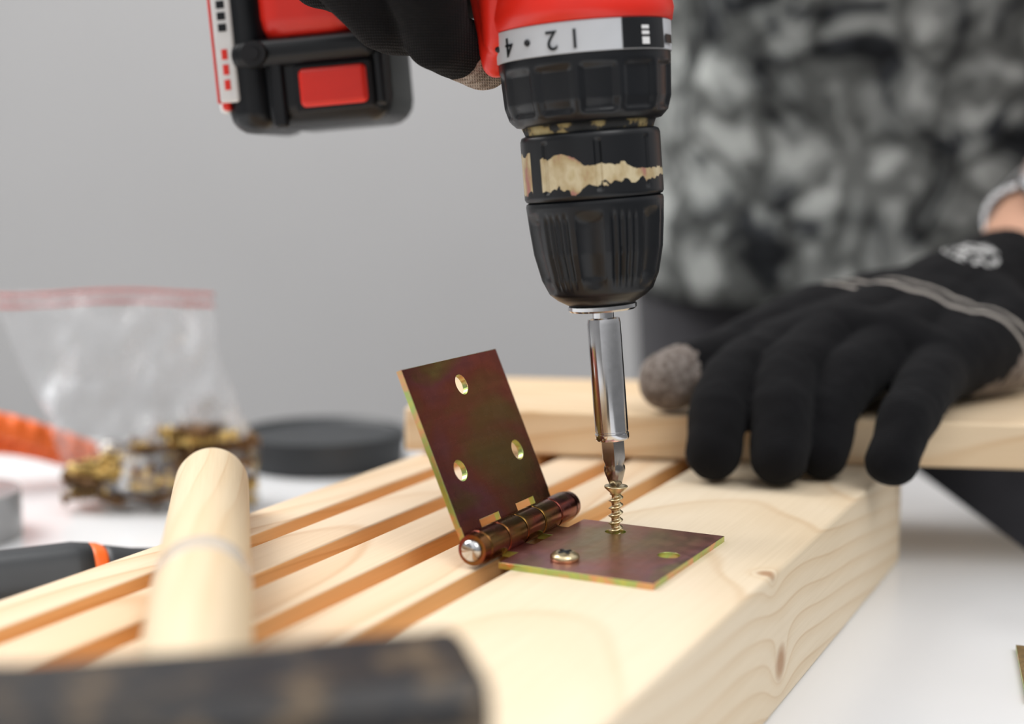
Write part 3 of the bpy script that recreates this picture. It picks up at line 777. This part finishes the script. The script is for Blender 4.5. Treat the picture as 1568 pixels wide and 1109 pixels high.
gch2 = [I, Mi, Ri, Li, Th, [W2, I[0]], [W2, Mi[0]], [W2, Ri[0]], [W2, Li[0]], [I[0], Mi[0], Ri[0], Li[0]], [W2, ((0.055, 0.605, Z + 0.150), 0.029)]]
glove_r = blob('work_glove', gch2, 0.0011, gm2, smooth=3, folds=0.0025)

# ------------------------------------------------------------------ person (standing behind the table corner, leaning forward)
px, py = 0.285, 1.06
person = empty('person', (px, py, -TABLE_H))
FZ = -TABLE_H
shR, shL = (px - 0.17, py - 0.14, 0.62), (px + 0.19, py - 0.14, 0.62)
head = Vector((px + 0.0, py - 0.24, 0.83))
torso = [
    [((px, py, 0.15), 0.13), ((px, py - 0.04, 0.33), 0.125), ((px, py - 0.09, 0.50), 0.13), ((px, py - 0.13, 0.60), 0.10)],
    [((px - 0.07, py, 0.14), 0.10), ((px + 0.07, py, 0.14), 0.10)],
    [((px - 0.07, py - 0.10, 0.52), 0.105), ((px + 0.07, py - 0.10, 0.52), 0.105)],
    [((px, py - 0.12, 0.62), 0.07), (shR, 0.062)], [((px, py - 0.12, 0.62), 0.07), (shL, 0.062)],
    [((px, py - 0.14, 0.63), 0.062), (tuple(head - Vector((0, -0.02, 0.09))), 0.055)],
    [(shR, 0.058), ((0.065, 0.79, 0.40), 0.045), ((0.054, 0.615, 0.300), 0.027)],
    [(shL, 0.058), ((0.425, 0.80, 0.290), 0.046), ((0.320, 0.742, 0.175), 0.036), ((0.255, 0.694, 0.121), 0.0262), ((0.244, 0.684, 0.111), 0.0240)],
]
legs = [
    [((px - 0.09, py, 0.12), 0.108), ((px - 0.10, py - 0.02, -0.26), 0.075), ((px - 0.10, py + 0.02, -0.66), 0.055)],
    [((px + 0.09, py, 0.12), 0.108), ((px + 0.11, py - 0.02, -0.26), 0.075), ((px + 0.12, py + 0.02, -0.66), 0.055)],
    [((px - 0.06, py, 0.16), 0.125), ((px + 0.06, py, 0.16), 0.125)],
]
body_o = blob('body_skin', torso + [], 0.006, M['skin'],
              extra=[(tuple(head), 0.100, (0.78, 0.95, 1.18)), (tuple(head + Vector((0, -0.098, -0.008))), 0.016, (0.8, 1.2, 1.6)), (tuple(head + Vector((0.080, 0.01, -0.005))), 0.03, (0.3, 0.7, 1.0)), (tuple(head + Vector((-0.080, 0.01, -0.005))), 0.03, (0.3, 0.7, 1.0)), (tuple(head + Vector((0, -0.07, -0.085))), 0.035, (1, 0.8, 0.7))], smooth=3)
trous = blob('trousers', legs, 0.008, M['pants'], smooth=6)
bm = bmesh.new()
add_sph(bm, head + Vector((0, 0.018, 0.028)), 0.106, 32, (0.80, 0.95, 1.10))
hair = from_bm(bm, 'hair', M['hair'])
bm = bmesh.new()
for s in (-1, 1):
    add_sph(bm, head + Vector((0.031 * s, -0.082, 0.008)), 0.012, 16)
    add_sph(bm, head + Vector((0.031 * s, -0.092, 0.008)), 0.0045, 12, mi=1)
eyes = from_bm(bm, 'eyes', [M['eye'], M['hair']])
bm = bmesh.new(); add_sph(bm, head + Vector((0, -0.094, -0.052)), 0.022, 16, (1, 0.3, 0.25)); mouth = from_bm(bm, 'mouth', plain('lips', (0.5, 0.18, 0.15), 0.5))
bm = bmesh.new()
for s, xx in ((-1, px - 0.10), (1, px + 0.12)):
    add_box(bm, (0.095, 0.27, 0.065), (xx, py - 0.04, FZ + 0.034), 0.028, 4)
    add_cyl(bm, (xx, py + 0.02, FZ + 0.03), (xx, py + 0.02, FZ + 0.11), 0.05, 0.052)
shoes = from_bm(bm, 'shoes', M['shoe'])
rings = []
for k in range(40):
    t = k / 39; z = 0.072 + 0.52 * t
    rx = 0.192 - 0.012 * math.sin(math.pi * t) + 0.006 * math.sin(z * 70) * (1 - t); ry = 0.150 - 0.01 * t
    if t > 0.85: rx *= 1 - 0.25 * ((t - 0.85) / 0.15) ** 2; ry *= 1 - 0.25 * ((t - 0.85) / 0.15) ** 2
    rings.append((px - 0.006, py - 0.03 - 0.10 * t, z, rx, ry))
shirt = loft('shirt_body', rings, M['shirt'], 128, wob=0.05, wscale=9, closed_ends=(False, True), thickness=0.002)
slv = blob('shirt_sleeves', [[((px, py - 0.12, 0.60), 0.105), (shR, 0.078), ((0.09, 0.84, 0.47), 0.066), ((0.065, 0.79, 0.40), 0.062)],
                             [((px, py - 0.12, 0.60), 0.105), (shL, 0.078), ((0.445, 0.84, 0.42), 0.066), ((0.427, 0.805, 0.310), 0.064)],
                             [((px, py - 0.14, 0.62), 0.09), ((px, py - 0.15, 0.66), 0.068)]], 0.008, M['shirt'], smooth=4)
adopt(person, body_o, trous, hair, eyes, mouth, shoes, shirt, slv)

# wristwatch
wdir = (Vector((0.320, 0.742, 0.175)) - Vector((0.255, 0.694, 0.121))).normalized()
wc = Vector((0.2655, 0.7015, 0.1285))
watch = empty('wristwatch', wc)
bm = bmesh.new()
links = 28
for k in range(links):
    t = 2 * math.pi * k / links
    vs = add_box(bm, (0.0034, 0.0070, 0.018), (0, 0, 0), 0.0008, 2, 0)
    bmesh.ops.transform(bm, matrix=Matrix.Translation(wc) @ orient(wdir) @ Matrix.Rotation(t, 4, 'Z') @ Matrix.Translation((0.0318, 0, 0)), verts=vs)
strap = wn(from_bm(bm, 'bracelet', M['steel']))
side = Vector((0.5, 0.1, 0.85)); side = (side - wdir * side.dot(wdir)).normalized()
fc = wc + side * 0.033
bm = bmesh.new()
add_cyl(bm, fc - side * 0.002, fc + side * 0.006, 0.019, 0.0178, 48, 0)
add_cyl(bm, fc + side * 0.006, fc + side * 0.0065, 0.0155, 0.0155, 48, 1)
case = wn(from_bm(bm, 'case_and_dial', [M['steel'], M['white']]))
adopt(watch, strap, case)

# ------------------------------------------------------------------ lights / world
def area(name, loc, target, size, energy, color=(1, 1, 1), sy=None):
    l = bpy.data.lights.new(name, 'AREA'); l.energy = energy; l.size = size; l.color = color
    if sy: l.shape = 'RECTANGLE'; l.size_y = sy
    o = link(l, name, loc); o.rotation_euler = (Vector(target) - Vector(loc)).to_track_quat('-Z', 'Y').to_euler(); return o
area('window_light', (-1.1, 0.9, 1.25), (0.05, 0.45, 0.05), 1.0, 30, (1.0, 0.98, 0.955), 1.2)
area('ceiling_light', (0.7, -0.6, 1.5), (0.05, 0.45, 0.05), 0.9, 13, (1.0, 0.99, 0.98))
w = bpy.data.worlds.new('world'); scene.world = w; w.use_nodes = True
nt = w.node_tree; bg = nt.nodes["Background"]
tc = nt.nodes.new("ShaderNodeTexCoord"); dp = nt.nodes.new("ShaderNodeVectorMath"); dp.operation = 'DOT_PRODUCT'
nt.links.new(tc.outputs["Generated"], dp.inputs[0]); dp.inputs[1].default_value = Vector((-0.35, 0.15, 0.9)).normalized()
mr = nt.nodes.new("ShaderNodeMapRange"); mr.inputs[1].default_value = -0.35; mr.inputs[2].default_value = 0.8; mr.inputs[3].default_value = 0.24; mr.inputs[4].default_value = 1.36
nt.links.new(dp.outputs["Value"], mr.inputs[0]); nt.links.new(mr.outputs[0], bg.inputs[1])
bg.inputs[0].default_value = (0.99, 0.99, 1.0, 1)

# ------------------------------------------------------------------ camera
cd = bpy.data.cameras.new('camera'); cam = link(cd, 'camera', (0, 0, CAMZ), (math.radians(90 - 7.44), 0, 0))
cd.lens = 50; cd.sensor_width = 36; cd.clip_start = 0.01
cd.dof.use_dof = True; cd.dof.focus_distance = 0.440; cd.dof.aperture_fstop = 4.8
scene.camera = cam

for o in col.objects:
    if o.parent is None: o.location.z += TABLE_H
